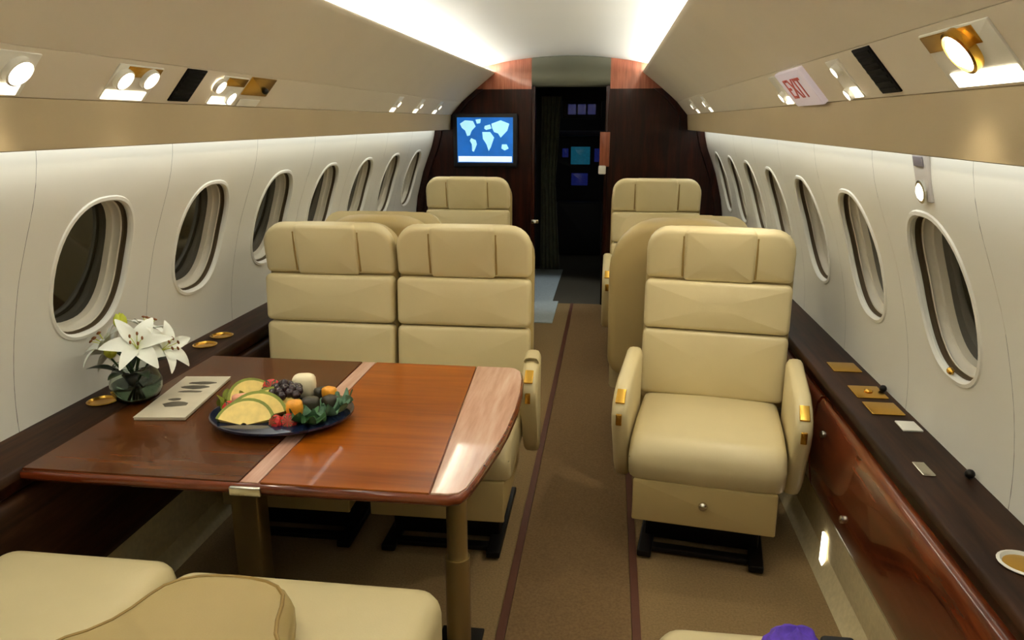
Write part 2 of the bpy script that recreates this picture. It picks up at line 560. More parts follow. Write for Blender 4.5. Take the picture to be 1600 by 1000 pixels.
for s, nm in ((-1, 'galley cabinet left of the vestibule'), (1, 'wardrobe cabinet right of the vestibule')):
    xi = -0.44 if s < 0 else 0.40
    r = empty('vestibule_cabinet', (xi + s * 0.2, 7.0, 0), label='tall dark ' + nm, cat='cabinet')
    iv2 = T(-(xi + s * 0.2), -7.0, 0)
    MB(iv2).box(min(xi, xi + s * 0.5), max(xi, xi + s * 0.5), Y1 + 0.06 + (0.55 if s < 0 else 0), VY - 0.02, 0.0, 1.78, bev=0.01).obj('carcass', DKP, r)
    for q, y in enumerate((6.4, 6.85, 7.3)):
        if s < 0 and q == 0:
            continue
        MB(iv2).box(min(xi, xi - s * 0.012), max(xi, xi - s * 0.012), y + 0.02, y + 0.42, 0.12, 1.72, bev=0.004).obj('door', WD, r)
    MB(iv2).tube([(xi - s * 0.02, 6.9, 0.74), (xi - s * 0.035, 6.9, 0.76), (xi - s * 0.035, 6.9, 0.84), (xi - s * 0.02, 6.9, 0.86)], 0.006).obj('handle', CHROME, r)
# cockpit partition and instruments
ck = empty('wall_cockpit', (0, VY, 0), kind='structure', label='black cockpit partition framing the flight deck')
iv2 = T(0, -VY, 0)
BLK = mat('black_matte', (16, 14, 16), 0.6, bump=(80, 0.1))
for a, b in ((-1.0, -0.21), (0.29, 1.0)):
    MB(iv2).box(a, b, VY, VY + 0.04, 0, 2.0).obj('panel', BLK, ck, smooth=False)
MB(iv2).box(-0.21, 0.29, VY, VY + 0.04, 1.70, 2.0).obj('panel', BLK, ck, smooth=False)
o = MB().box(-1.0, 1.0, 9.6, 9.64, 0, 2.0).obj('wall_nose', BLK, smooth=False)
tag(o, 'black forward wall of the flight deck', kind='structure')
r = empty('instrument_console', (0.02, 8.7, 0), label='dark flight deck console with small blue green displays', cat='console')
iv3 = T(-0.02, -8.3, 0)
NAVY = mat('navy_panel', (20, 22, 44), 0.45, bump=(60, 0.1))
SCRT = mat('teal_display', (18, 74, 92), 0.2, emit=0.55, noise=(30, 0.5, (1, 1, 1)))
SCRB = mat('blue_display', (20, 26, 78), 0.2, emit=0.5, noise=(26, 0.5, (1, 1, 1)))
MB(iv3).box(-0.24, 0.28, 8.2, 8.5, 0.0, 0.62, bev=0.03).obj('pedestal', BLK, r)
MB(iv3).box(-0.9, 0.9, 8.5, 8.62, 0.55, 1.34, bev=0.03).obj('dashboard', BLK, r)
MB(iv3).box(-0.9, 0.9, 8.36, 8.62, 1.34, 1.40, bev=0.02).obj('glareshield', NAVY, r)
for (x0, x1, z0, z1, mt) in ((-0.10, 0.12, 1.02, 1.22, SCRT), (-0.09, 0.10, 0.78, 0.92, SCRB), (0.17, 0.26, 1.05, 1.2, SCRB), (-0.20, -0.13, 1.1, 1.2, SCRB)):
    d = MB(iv3).box(x0, x1, 8.482, 8.499, z0, z1, bev=0.006).obj('display', mt, r)
r = empty('overhead_panel', (0.05, 7.975, 1.55), label='small overhead switch panel with faint blue glow above the console', cat='panel')
MB().box(-0.2, 0.2, -0.03, 0.03, -0.02, 0.16, bev=0.01).obj('housing', BLK, r)
for k in range(3):
    MB().box(-0.14 + 0.1 * k, -0.06 + 0.1 * k, -0.037, -0.03, 0.02, 0.12).obj('display', SCRB, r, smooth=False)
# added vestibule ceiling lamp, stands in for daylight from the entry door
r = empty('added_vestibule_lamp', (-0.12, 6.75, 1.90), label='added round ceiling lamp standing in for entry door daylight', cat='lamp')
MB().lathe([(0.05, 0.03), (0.06, 0.03), (0.06, 0.0), (0.045, 0.0), (0.04, 0.01)]).obj('bezel', CHROME, r)  # bezel of the added lamp
MB().lathe([(0.04, 0.012), (0.02, 0.006), (0.001, 0.004)]).obj('lens', LENSDIM, r)  # lens of the added lamp
d = bpy.data.lights.new('lamp_light', 'SPOT')
d.energy, d.color, d.spot_size, d.spot_blend, d.shadow_soft_size = 30.0, (0.86, 0.95, 1.0), math.radians(50), 0.6, 0.03
o = bpy.data.objects.new('lamp_light', d)
COL.objects.link(o)
o.parent = r
o.location = (0, 0, -0.01)
o.rotation_euler = (math.radians(-4), math.radians(2), 0)

# grey green curtain drawn aside left of the flight deck entry
CURT = mat('grey_green_curtain', (104, 106, 84), 0.8, noise=(20, 0.12, (1, 1, 1)), bump=(200, 0.3))
rings = []
for zz in (0.01, 0.5, 0.9, 1.2, 1.5, 1.74):
    k = 0.75 + 0.25 * abs(zz - 0.9) / 0.8
    front = [(-0.34 + 0.20 * k * q / 24, 7.70 + 0.018 * math.sin(q * 1.3), zz) for q in range(25)]
    rings.append(front + [(x, y + 0.006, z) for x, y, z in reversed(front)])
o = MB().loft(rings).obj('door_curtain', CURT, angle=70)
tag(o, 'grey green curtain drawn aside left of the flight deck entry', 'curtain')

# handset on the bulkhead right of the door
r = empty('wall_handset', (0.290, Y1 - 0.012, 1.11), label='white handset on a copper coloured wooden plate at the right door jamb', cat='telephone')
MB().box(-0.025, 0.055, -0.012, -0.001, 0.04, 0.31, bev=0.004).obj('plate', WCORN, r)
MB().box(-0.03, 0.03, -0.045, -0.012, -0.02, 0.05, bev=0.01).obj('handle', WHITEP, r)
MB().box(-0.02, 0.02, -0.012, -0.001, -0.01, 0.04).obj('cradle', BLK, r, smooth=False)
# white push latches on left jamb
r = empty('door_latch', (-0.25, Y1 - 0.013, 0.70), label='small white latch low on the left door jamb', cat='latch')
MB().box(-0.03, 0.03, -0.014, -0.001, -0.015, 0.015, bev=0.004).obj('plate', CHROME, r)
MB().ball((0, -0.018, 0), 0.012).obj('button', WHITEP, r)

# ------------------------------------------------------------------ monitor with the world map
r = empty('wall_monitor', (-0.655, Y1 - 0.032, 1.355), label='small wall monitor showing a blue world map', cat='monitor')
r.scale = (1.07, 1.0, 1.07)
SB = mat('map_ocean', (22, 92, 170), 0.3, emit=0.75, noise=(7, 0.35, (1, 1, 1)))
SL = mat('map_land', (160, 214, 226), 0.3, emit=0.85, noise=(20, 0.15, (1, 1, 1)))
SW = mat('map_footer', (206, 222, 244), 0.3, emit=0.85)
MB().box(-0.245, 0.245, -0.035, 0.03, -0.20, 0.195, bev=0.012).obj('frame', BLK, r)
scn = MB().box(-0.212, 0.212, -0.038, -0.0345, -0.166, 0.166).obj('screen', SB, r, smooth=False)
land = [
    [(-0.19, 0.12), (-0.15, 0.145), (-0.09, 0.14), (-0.07, 0.10), (-0.10, 0.07), (-0.115, 0.035), (-0.135, 0.03), (-0.15, 0.07), (-0.175, 0.09)],
    [(-0.07, 0.15), (-0.03, 0.155), (-0.035, 0.125), (-0.06, 0.12)],
    [(-0.105, 0.015), (-0.07, 0.0), (-0.062, -0.03), (-0.085, -0.085), (-0.098, -0.08), (-0.10, -0.03), (-0.115, -0.005)],
    [(0.0, 0.105), (0.04, 0.115), (0.05, 0.085), (0.01, 0.075), (-0.005, 0.085)],
    [(-0.02, 0.06), (0.04, 0.06), (0.07, 0.02), (0.045, -0.05), (0.028, -0.08), (0.012, -0.03), (-0.015, 0.01)],
    [(0.05, 0.12), (0.12, 0.145), (0.185, 0.12), (0.17, 0.07), (0.14, 0.04), (0.12, 0.02), (0.10, 0.05), (0.07, 0.06), (0.055, 0.09)],
    [(0.13, -0.03), (0.165, -0.03), (0.18, -0.06), (0.15, -0.075), (0.125, -0.06)],
]
for p in land:
    mb = MB()
    mb.loft([[(x, y, z) for x, z in p] for y in (-0.0395, -0.0379)])
    mb.obj('continent', SL, r, smooth=False)
MB().box(-0.205, 0.205, -0.0395, -0.0379, -0.16, -0.118).obj('footer_bar', SW, r, smooth=False)

# ------------------------------------------------------------------ service band fittings
def band_m(s, y, t, lift=0.0):
    e2 = Vector((-s * 0.084, 0, 0.0975)).normalized()
    n = Vector((-s * 0.0975, 0, -0.084)).normalized()
    e1 = Vector((0, 1, 0))
    p = Vector((s * 0.937, y, 1.552)) + Vector((-s * 0.084, 0, 0.0975)) * t + n * lift
    m = Matrix((e1, -n, e2)).transposed().to_4x4()     # local x along cabin, local -y out of the band, local z up the band
    m.translation = p
    return m


def band_root(name, s, y, t, **k):
    o = empty(name, **k)
    o.matrix_world = band_m(s, y, t)
    return o


def spot(parent, loc, power, aim, size=95):
    d = bpy.data.lights.new('lamp_light', 'SPOT')
    d.energy, d.color, d.spot_size, d.spot_blend, d.shadow_soft_size = power, (1.0, 0.90, 0.70), math.radians(size), 0.7, 0.025
    o = bpy.data.objects.new('lamp_light', d)
    COL.objects.link(o)
    o.parent = parent
    pm = parent.matrix_basis
    wl = pm @ Vector(loc)
    dirv = (Vector(aim) - wl).normalized()
    wm = Matrix.Translation(wl) @ dirv.to_track_quat('-Z', 'Y').to_matrix().to_4x4()
    o.matrix_basis = pm.inverted() @ wm
    return o


def twin_light(s, y, label, lens_x, aim, half=0.095, gold=True, r=0.026, power=SPOT_W):
    o = band_root('reading_light', s, y, 0.48, label=label, cat='reading light', group='reading lights in the service bands')
    MB().box(-half, half, -0.004, 0.002, -0.055, 0.055, bev=0.002).obj('bezel', WHITEP, o)
    if gold:
        MB().box(-half * 0.6, half * 0.95, -0.0055, -0.0035, 0.02, 0.052, bev=0.001).obj('brass_plate', BRASS, o)
    MB().box(-half, half * 0.8, -0.007, -0.0038, -0.053, -0.024, bev=0.0015).obj('diffuser', LENSDIM, o)
    for x, z in lens_x:
        MB().lathe([(r * 1.15, 0.0), (r * 1.15, 0.012), (r, 0.014), (r * 0.95, 0.008)], m=T(x, -0.004, z) @ RX(PI / 2)).obj('lamp_ring', BRASS if gold and s > 0 else WHITEP, o)
        MB().ball((x, -0.008, z), r, sc=(1, 0.5, 1)).obj('lens', LENS, o)
    if power:
        x, z = lens_x[0]
        spot(o, (x, -0.03, z), power, aim)
    return o


twin_light(-1, 1.91, 'twin white reading light in the band over the nearest left window', [(-0.06, 0.015), (0.045, 0.022)], (-0.7, 2.0, 0.66))
twin_light(-1, 1.47, 'bright reading light at the left edge of the photo', [(0.03, 0.012)], (-0.8, 1.3, 0.5), half=0.08, gold=False, r=0.03)
twin_light(-1, 2.42, 'white reading light between the black vent and brass plate on the left', [(-0.09, 0.02), (0.02, -0.02)], (-0.6, 2.5, 0.6), half=0.085, r=0.022)
twin_light(1, 1.30, 'large brass reading light at the upper right corner', [(-0.01, 0.016)], (0.85, 1.5, 0.5), half=0.12, r=0.034)
twin_light(1, 1.945, 'slim reading light between the black vent and exit sign on the right', [(-0.02, 0.03), (0.01, -0.036)], (0.3, 2.4, 0.0), half=0.05, gold=False, r=0.014, power=5.0)
for s, y, txt, aim in ((-1, 4.42, 'small reading light farther forward in the left band', (-0.5, 4.5, 0.6)), (-1, 4.95, 'small reading light last but one in the left band', (-0.5, 4.9, 0.6)), (1, 4.60, 'small reading light farther forward in the right band', (0.6, 4.6, 0.6)),
                       (1, 5.27, 'farthest small reading light in the right band', (0.6, 5.2, 0.6)), (-1, 5.5, 'faint farthest reading light in the left band', (-0.5, 5.5, 0.6))):
    twin_light(s, y, txt, [(0.0, 0.01)], aim, half=0.045, gold=False, r=0.018, power=1.2)


def vent(s, y, label):
    o = band_root('air_vent', s, y, 0.53, label=label, cat='vent', group='black vents in the service bands')
    MB().box(-0.054, 0.054, -0.004, 0.002, -0.058, 0.058, bev=0.002).obj('frame', BLACKV, o)
    for k in range(7):
        MB().box(-0.046, 0.046, -0.006, -0.003, -0.05 + 0.0155 * k, -0.043 + 0.0155 * k).obj('slat', BLACKV, o, smooth=False)
    return o


vent(-1, 2.17, 'black slotted vent in the left service band')
vent(1, 1.715, 'black slotted vent in the right service band')
o = band_root('oxygen_door', -1, 2.62, 0.62, label='small brass plate in the left band beside the reading light', cat='plate')
MB().box(-0.10, 0.09, -0.004, 0.002, -0.03, 0.045, bev=0.002).obj('plate', BRASS, o)
MB().box(-0.09, 0.06, -0.0065, -0.0038, -0.075, -0.045, bev=0.001).obj('trim_strip', WHITEP, o)
MB().ball((0.05, -0.005, -0.005), 0.012).obj('button', DARKMETAL, o)

# exit sign
EXW = mat('sign_panel', (226, 214, 222), 0.3, emit=0.18, bump=(60, 0.02))
EXR = mat('sign_red', (196, 84, 74), 0.4, emit=0.05)
o = band_root('exit_sign', 1, 2.36, 0.5, label='white exit sign with red letters in the right service band', cat='sign')
MB().box(-0.15, 0.15, -0.016, 0.002, -0.062, 0.062, bev=0.005).obj('panel', EXW, o)
fc = bpy.data.curves.new('exit_text', 'FONT')
fc.body = 'EXIT'
fc.size = 0.098
fc.align_x = 'CENTER'
fc.align_y = 'CENTER'
fc.extrude = 0.0008
fo = bpy.data.objects.new('exit_text_curve', fc)
COL.objects.link(fo)
dg = bpy.context.evaluated_depsgraph_get()
me = bpy.data.meshes.new_from_object(fo.evaluated_get(dg))
bpy.data.objects.remove(fo)
me.materials.clear()
me.materials.append(EXR)
lo = bpy.data.objects.new('lettering', me)
COL.objects.link(lo)
lo.parent = o
# text x must run from far to near (viewer's left to right): local -x, up = local z, facing local -y
lo.matrix_basis = Matrix(((-1, 0, 0, 0.0), (0, 0, -1, -0.0172), (0, 1, 0, 0), (0, 0, 0, 1)))
o = twin_light(1, 2.63, 'small round light just forward of the exit sign', [(0.0, -0.02)], (0.25, 2.75, 0.0), half=0.05, gold=False, r=0.016, power=9.0)

# emergency light on the right wall above the nearest window
zc, yc = 1.385, 1.90
o = empty('emergency_light', (wall_x(1.376), yc, 1.376), label='grey wall light with round lens above the nearest right window', cat='light')
GRYP = mat('grey_plate', (188, 180, 172), 0.4, bump=(60, 0.05))
o.rotation_euler = (0, math.radians(-15), 0)
MB().box(-0.008, 0.004, -0.04, 0.04, -0.06, 0.06, bev=0.004).obj('plate', GRYP, o)
MB().box(-0.011, -0.006, -0.028, 0.028, 0.025, 0.05, bev=0.002).obj('label_strip', mat('grey_strip', (120, 112, 116), 0.5, bump=(60, 0.05)), o)
MB().ball((-0.010, 0, -0.035), 0.024, sc=(0.5, 1, 1)).obj('lens', LENSDIM, o)
MB().lathe([(0.028, 0), (0.028, 0.008), (0.024, 0.009)], m=T(-0.006, 0, -0.035) @ RY(-PI / 2)).obj('ring', CHROME, o)

# ------------------------------------------------------------------ side ledges
for s, side in ((-1, 'left'), (1, 'right')):
    r = empty('side_ledge', (s * 1.18, 2.3, 0), label='long dark wooden side ledge under the %s windows' % side, cat='cabinet')
    iv = T(-s * 1.18, -2.3, 0)
    mb = MB(iv)
    lt = 0.655 if s > 0 else 0.660
    pr = [(1.285, lt), (1.10, lt), (1.093, lt - 0.005), (1.092, 0.634), (1.285, 0.634)]
    mb.loft([[(s * x, y, z) for x, z in pr] for y in (Y0, Y1 - 0.035)])
    mb.obj('ledge_top', WDY, r, angle=60)
    mb = MB(iv)
    pr = [(1.16, 0.633), (1.105, 0.633), (1.100, 0.605), (1.105, 0.598), (1.16, 0.598)]
    mb.loft([[(s * x, y, z) for x, z in pr] for y in (Y0, Y1 - 0.035)])
    mb.obj('upper_rail', WD, r, angle=60)
    mb = MB(iv)
    pr = [(1.16, 0.597), (1.125, 0.597), (1.125, 0.10), (1.16, 0.10)]
    mb.loft([[(s * x, y, z) for x, z in pr] for y in (Y0, Y1 - 0.035)])
    mb.obj('core', DARKGAP, r, smooth=False)
    for a, b in ((Y0, 0.78), (0.80, 2.52), (2.54, 4.10), (4.12, Y1 - 0.04)):
        mb = MB(iv)
        pr = [(1.125, 0.588), (1.098, 0.586), (1.086, 0.565), (1.078, 0.50), (1.076, 0.42), (1.080, 0.34), (1.09, 0.27), (1.10, 0.245), (1.125, 0.24)]
        mb.loft([[(s * x, y, z) for x, z in pr] for y in (a, a + 0.006, b - 0.006, b)])
        mb.obj('lower_panel', WRED if s > 0 else WDY, r, angle=60)  # left panels take a darker wood to paint in shadow
    mb = MB(iv)
    pr = [(1.16, 0.238), (1.118, 0.238), (1.122, 0.10), (1.13, 0.002), (1.16, 0.002)]
    mb.loft([[(s * x, y, z) for x, z in pr] for y in (Y0, Y1 - 0.035)])
    mb.obj('kick_panel', CREAMP, r, angle=60)
    if s > 0:
        for y, hw in ((2.655, 0.05), (2.40, 0.055), (2.255, 0.05)):
            MB(iv).box(1.15, 1.245, y - hw, y + hw, 0.6545, 0.660, bev=0.002).obj('brass_lid', BRASS, r)
        MB(iv).ball((1.20, 2.40, 0.663), 0.014, sc=(1, 1, 0.5)).obj('lid_knob', BRASS, r)
        MB(iv).box(1.195, 1.25, 2.085, 2.155, 0.6545, 0.661, bev=0.003).obj('switch_plate', WHITEP, r)
        MB(iv).box(1.14, 1.172, 1.80, 1.875, 0.6545, 0.660, bev=0.003).obj('jack_plate', CHROME, r)
        MB(iv).lathe([(0.03, -0.002), (0.044, 0.0), (0.048, 0.004), (0.042, 0.006), (0.038, -0.001), (0.03, -0.002)], m=T(1.185, 1.42, 0.656)).obj('cup_holder_rim', WHITEP, r)
        MB(iv).lathe([(0.037, 0.0), (0.02, 0.002), (0.001, 0.002)], m=T(1.185, 1.42, 0.656)).obj('cup_holder', BRASS, r)
        for y, z in ((2.41, 0.50), (2.13, 0.345), (1.265, 0.55)):
            MB(iv).lathe([(0.012, 0), (0.012, 0.008), (0.008, 0.012), (0.001, 0.013)], m=T(1.081, y, z) @ RY(-PI / 2)).obj('latch', CHROME, r)
        for y in (2.41, 1.80):
            MB(iv).ball((1.247, y, 0.668), 0.012).obj('wall_knob', DARKMETAL, r)
        MB(iv).box(1.108, 1.119, 2.36, 2.40, 0.03, 0.15, bev=0.003).obj('floor_light', LENSDIM, r)
    else:
        for y in (2.74, 2.61, 2.0):
            MB(iv).lathe([(0.03, -0.002), (0.042, 0.0), (0.046, 0.004), (0.040, 0.006), (0.036, 0.0), (0.02, 0.0), (0.001, 0.0)], m=T(-1.185, y, 0.661)).obj('cup_holder', BRASS, r)

# ------------------------------------------------------------------ seats
SEAM = 0.004


def make_seat(arms=(True, True), W=0.545, turned=False, af=-0.27):
    root = empty('cabin_seat')
    # base
    MB().box(-0.20, 0.20, -0.10, 0.22, 0.02, 0.17, bev=0.01).obj('pedestal', DARKMETAL, root)
    fp = MB()
    for x in (-0.19, 0.19):
        fp.box(x - 0.025, x + 0.025, -0.22, 0.28, 0.009, 0.035, bev=0.006)
    fp.box(-0.19, 0.19, -0.18, -0.14, 0.012, 0.032, bev=0.006)
    fp.obj('floor_rails', DARKMETAL, root)
    # skirt box with a pull-out drawer
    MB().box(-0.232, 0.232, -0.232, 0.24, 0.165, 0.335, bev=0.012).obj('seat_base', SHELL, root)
    dr = MB().box(-0.236, 0.236, -0.252, -0.234, 0.170, 0.322, bev=0.006).obj('drawer', SHELL, root)
    MB().ball((0, -0.260, 0.255), 0.016, sc=(1, 0.8, 1)).obj('knob', CHROME, dr)
    # seat cushion: rounded front roll
    mb = MB()
    pr = []      # side profile (y,z)
    for (cy, cz, rr, a0, a1) in ((-0.195, 0.395, 0.075, 90, 215), (-0.22, 0.345, 0.03, 215, 270)):
        for k in range(8):
            a = math.radians(a0 + (a1 - a0) * k / 7)
            pr.append((cy + rr * math.cos(a), cz + rr * math.sin(a)))
    top = [(0.28, 0.452), (0.20, 0.460), (0.10, 0.468), (0.0, 0.474), (-0.10, 0.474)]
    prof = top + pr + [(0.28, 0.330)]
    rings = []
    hw = 0.256
    for x, ins in ((-hw, 0.03), (-hw + 0.006, 0.014), (-hw + 0.02, 0.004), (-hw + 0.045, 0.0), (-0.10, -0.004), (0, -0.006), (0.10, -0.004), (hw - 0.045, 0.0), (hw - 0.02, 0.004), (hw - 0.006, 0.014), (hw, 0.03)):
        rings.append([(x, y + (ins if y < -0.1 else 0), z - (ins if z > 0.40 else -ins * 0.3)) for y, z in prof])
    mb.loft(rings)
    mb.obj('seat_cushion', LEATHER, root, angle=60)
    # back, leaning a little; local x across, z up the back, face to -y
    bm_ = T(0, 0.262, 0.44) @ RX(math.radians(-4))
    sw, rt, rb = (W + 0.06, 0.22, 0.10) if turned else (W + 0.010, 0.13, 0.05)
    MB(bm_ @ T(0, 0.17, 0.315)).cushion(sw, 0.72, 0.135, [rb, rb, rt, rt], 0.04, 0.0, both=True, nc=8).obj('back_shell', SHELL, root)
    hs = (0.262, 0.190, 0.200)
    z = 0.012
    nm = ('lower_back_cushion', 'middle_back_cushion')
    for k in range(2):
        MB(bm_ @ T(0, 0.045, z + hs[k] / 2)).cushion(W, hs[k], 0.055, [0.022] * 4, 0.018, 0.010).obj(nm[k], LEATHER, root)
        z += hs[k] + SEAM
    hz = z + hs[2] / 2
    bh = bm_ @ T(0, 0.018, hz - 0.1) @ RX(math.radians(13)) @ T(0, 0, 0.1 - hz)
    hr = MB(bh @ T(0, 0.045, hz)).cushion(W, hs[2], 0.050, [0.02, 0.02, 0.085, 0.085], 0.02, 0.006, nc=7).obj('headrest', LEATHER, root)
    MB(bh @ T(0, 0.042, hz)).cushion(W * 0.48, hs[2] + 0.004, 0.058, [0.018, 0.018, 0.02, 0.02], 0.014, 0.008).obj('headrest_pad', LEATHER, hr)
    for x in (-W * 0.247, W * 0.247):
        MB(bh).tube([(x, -0.007, hz - 0.085), (x, -0.011, hz), (x, -0.004, hz + 0.075)], 0.004, 6).obj('seam_welt', PIPING, hr)
    # arms
    for s, on in zip((-1, 1), arms):
        if not on:
            continue
        mb = MB()
        outl = [(0.20, 0.26), (0.215, 0.64), (0.18, 0.662), (0.10, 0.655), (af + 0.14, 0.640), (af + 0.06, 0.618), (af + 0.018, 0.590), (af, 0.555), (af + 0.01, 0.51), (af + 0.06, 0.42), (af + 0.11, 0.32), (af + 0.16, 0.265)]
        x0, x1 = s * 0.262, s * 0.318
        c = (0.06, 0.47)
        rs = []
        for x, k in ((x0, 0.93), (x0 + s * 0.008, 0.985), (x0 + s * 0.020, 1.0), (x1 - s * 0.020, 1.0), (x1 - s * 0.008, 0.985), (x1, 0.93)):
            rs.append([(x, c[0] + (y - c[0]) * k, c[1] + (z - c[1]) * k) for y, z in outl])
        mb.loft(rs)
        am = mb.obj('armrest', LEATHER, root, angle=50)
        MB().box(min(x0 + s * 0.012, x1 - s * 0.012), max(x0 + s * 0.012, x1 - s * 0.012), -0.03, 0.03, -0.004, 0.004, m=T(0, af + 0.04, 0.608) @ RX(math.radians(32)), bev=0.003).obj('control_plate', BRASS, am)
        MB().box(min(x0 + s * 0.018, x1 - s * 0.018), max(x0 + s * 0.018, x1 - s * 0.018), -0.008, 0.004, -0.02, 0.02, m=T(0, af + 0.002, 0.54), bev=0.003).obj('recline_button', BRASS, am)
    return root


def place(o, x, y, rz, label, scale=None):
    o.location = (x, y, 0)
    o.rotation_euler = (0, 0, math.radians(rz))
    tag(o, label, 'seat', 'cream leather cabin seats')
    return o


seat = make_seat()
place(seat, 0.732, 2.58, -8, 'single cream leather seat facing the viewer on the right of the aisle')
place(make_seat((False, False), 0.532, af=-0.02), -0.752, 2.53, 0, 'window side seat of the cream leather pair behind the table')
place(make_seat((False, True), 0.532, af=-0.02), -0.205, 2.53, 0, 'aisle side seat of the cream leather pair behind the table')
turned = make_seat(turned=True)
place(turned, -0.645, 3.56, 180, 'cream seat turned away behind the left pair, only its back top visible')
place(copy_tree(turned), 0.72, 3.60, 172, 'cream seat turned away directly behind the single right seat')
for x, t in ((-0.58, 'far cream seat facing the viewer below the map monitor'), (0.655, 'far cream seat facing the viewer right of the doorway')):
    o = place(copy_tree(seat), x, 4.62, 0, t)
    o.scale = (1.03, 1.03, 1.03)

# ------------------------------------------------------------------ near seats by the camera
def near_cushion(mb, x0, x1, y0, y1, z0, z1, b=0.045):
    # soft block with rounded top rim
    mb.cushion(x1 - x0, y1 - y0, z1 - z0, 0.06, b, 0.012, T((x0 + x1) / 2, (y0 + y1) / 2, z0) @ RX(-PI / 2) , nc=6)
    return mb


r = empty('near_seat', (-0.30, 0.95, 0), label='cream seat with folded backrest at the bottom left, beside the aisle', cat='seat', group='cream leather seats by the camera')
iv = T(0.30, -0.95, 0)
near_cushion(MB(iv), -0.605, 0.022, 0.70, 1.42, 0.32, 0.515).obj('seat_cushion', LEATHER, r)
MB(iv).box(-0.56, -0.03, 0.74, 1.33, 0.14, 0.318, bev=0.02).obj('seat_base', SHELL, r)
MB(iv).box(-0.48, -0.11, 0.80, 1.25, 0.002, 0.138, bev=0.01).obj('pedestal', DARKMETAL, r)
# folded backrest lying on the cushion: rounded head, sloping shoulders
cx = -0.385
half = [(0.0, 1.285), (0.04, 1.283), (0.08, 1.275), (0.115, 1.258), (0.142, 1.228), (0.156, 1.19), (0.165, 1.15), (0.178, 1.115), (0.20, 1.085), (0.228, 1.062), (0.248, 1.03), (0.256, 0.98), (0.258, 0.85), (0.25, 0.72), (0.22, 0.68), (0.0, 0.67)]
outl = [(cx + a, b) for a, b in half] + [(cx - a, b) for a, b in reversed(half[1:-1])]
cyy = 0.95


def inset_ring(ol, d, z):
    n = len(ol)
    out = []
    for i in range(n):
        p0, p1, p2 = Vector(ol[i - 1]), Vector(ol[i]), Vector(ol[(i + 1) % n])
        t = (p2 - p0).normalized()
        nv = Vector((-t.y, t.x))
        # outline runs clockwise, so the inside lies to the right
        q = p1 - nv * d
        out.append((q.x, q.y, z))
    return out


MB(iv).loft([inset_ring(outl, 0.012, 0.515), inset_ring(outl, 0.0, 0.525), inset_ring(outl, 0.0, 0.565), inset_ring(outl, 0.006, 0.585), inset_ring(outl, 0.018, 0.598), inset_ring(outl, 0.035, 0.603)]).obj('folded_backrest', SHELL, r, angle=60)
wl = [Vector(p) for p in inset_ring(outl, 0.020, 0.599)]
MB(iv).tube(wl + [wl[0]], 0.004, 6).obj('welt', PIPING, r)

r = empty('near_seat', (-0.87, 1.0, 0), label='cream seat cushion at the bottom left, next to the window ledge', cat='seat', group='cream leather seats by the camera')
iv = T(0.87, -1.0, 0)
near_cushion(MB(iv), -1.07, -0.612, 0.70, 1.45, 0.32, 0.515).obj('seat_cushion', LEATHER, r)
MB(iv).box(-1.05, -0.64, 0.74, 1.36, 0.14, 0.318, bev=0.02).obj('seat_base', SHELL, r)
MB(iv).box(-1.0, -0.70, 0.80, 1.25, 0.002, 0.138, bev=0.01).obj('pedestal', DARKMETAL, r)
MB(iv).cushion(0.45, 0.55, 0.10, 0.06, 0.035, 0.01, T(-0.84, 0.42, 0.46) @ RX(math.radians(-80)) , both=True).obj('reclined_backrest', LEATHER, r)

r = empty('near_seat', (0.73, 0.95, 0), label='cream seat cushion cut off by the bottom edge on the right', cat='seat', group='cream leather seats by the camera')
iv = T(-0.73, -0.95, 0)
near_cushion(MB(iv), 0.475, 0.985, 0.66, 1.41, 0.30, 0.475).obj('seat_cushion', LEATHER, r)
MB(iv).box(0.51, 0.95, 0.72, 1.32, 0.14, 0.298, bev=0.02).obj('seat_base', SHELL, r)
MB(iv).box(0.56, 0.90, 0.80, 1.25, 0.002, 0.138, bev=0.01).obj('pedestal', DARKMETAL, r)
MB(iv).cushion(0.48, 0.55, 0.10, 0.06, 0.035, 0.01, T(0.73, 0.38, 0.40) @ RX(math.radians(-80)), both=True).obj('reclined_backrest', LEATHER, r)

# purple cloth on that seat
PUR = mat('purple_cloth', (96, 66, 190), 0.8, noise=(40, 0.35, (1, 1, 1)), bump=(120, 0.5))
mb = MB()
n = 22
rings = []
for k in range(9):
    ph = (k / 8) * PI * 0.5
    rr = max(0.003, math.cos(ph))
    rings.append([(rr * 0.062 * math.cos(a) * (1 + 0.13 * math.sin(5 * a + k)), rr * 0.05 * math.sin(a) * (1 + 0.12 * math.sin(7 * a + 1.3 * k)), 0.075 * math.sin(ph) * (1 + 0.08 * math.sin(3 * a))) for a in [2 * PI * q / n for q in range(n)]])
mb.loft(rings)
o = mb.obj('purple_cloth', PUR)
o.location = (0.735, 1.30, 0.483)
tag(o, 'crumpled purple cloth lying on the cut off cushion at the bottom', 'cloth')
mb = MB().box(-0.035, 0.035, -0.02, 0.02, 0.0, 0.055, bev=0.012)
o = mb.obj('black_pouch', BLK)
o.location = (0.818, 1.30, 0.483)
tag(o, 'small black pouch beside the purple cloth', 'pouch')

# ------------------------------------------------------------------ table
TZ = 0.66
tb = empty('conference_table', (-0.5, 2.0, 0), label='large glossy wooden table with plate, magazine and flowers on it', cat='table')
iv = T(0.5, -2.0, 0)


def slab(ol, z0, z1, bev=0.006):
    mb = MB(iv)
    mb.loft([inset_ring(ol, bev, z0), inset_ring(ol, 0, z0 + bev), inset_ring(ol, 0, z1 - bev), inset_ring(ol, bev * 0.3, z1 - bev * 0.3), inset_ring(ol, bev, z1)])
    return mb


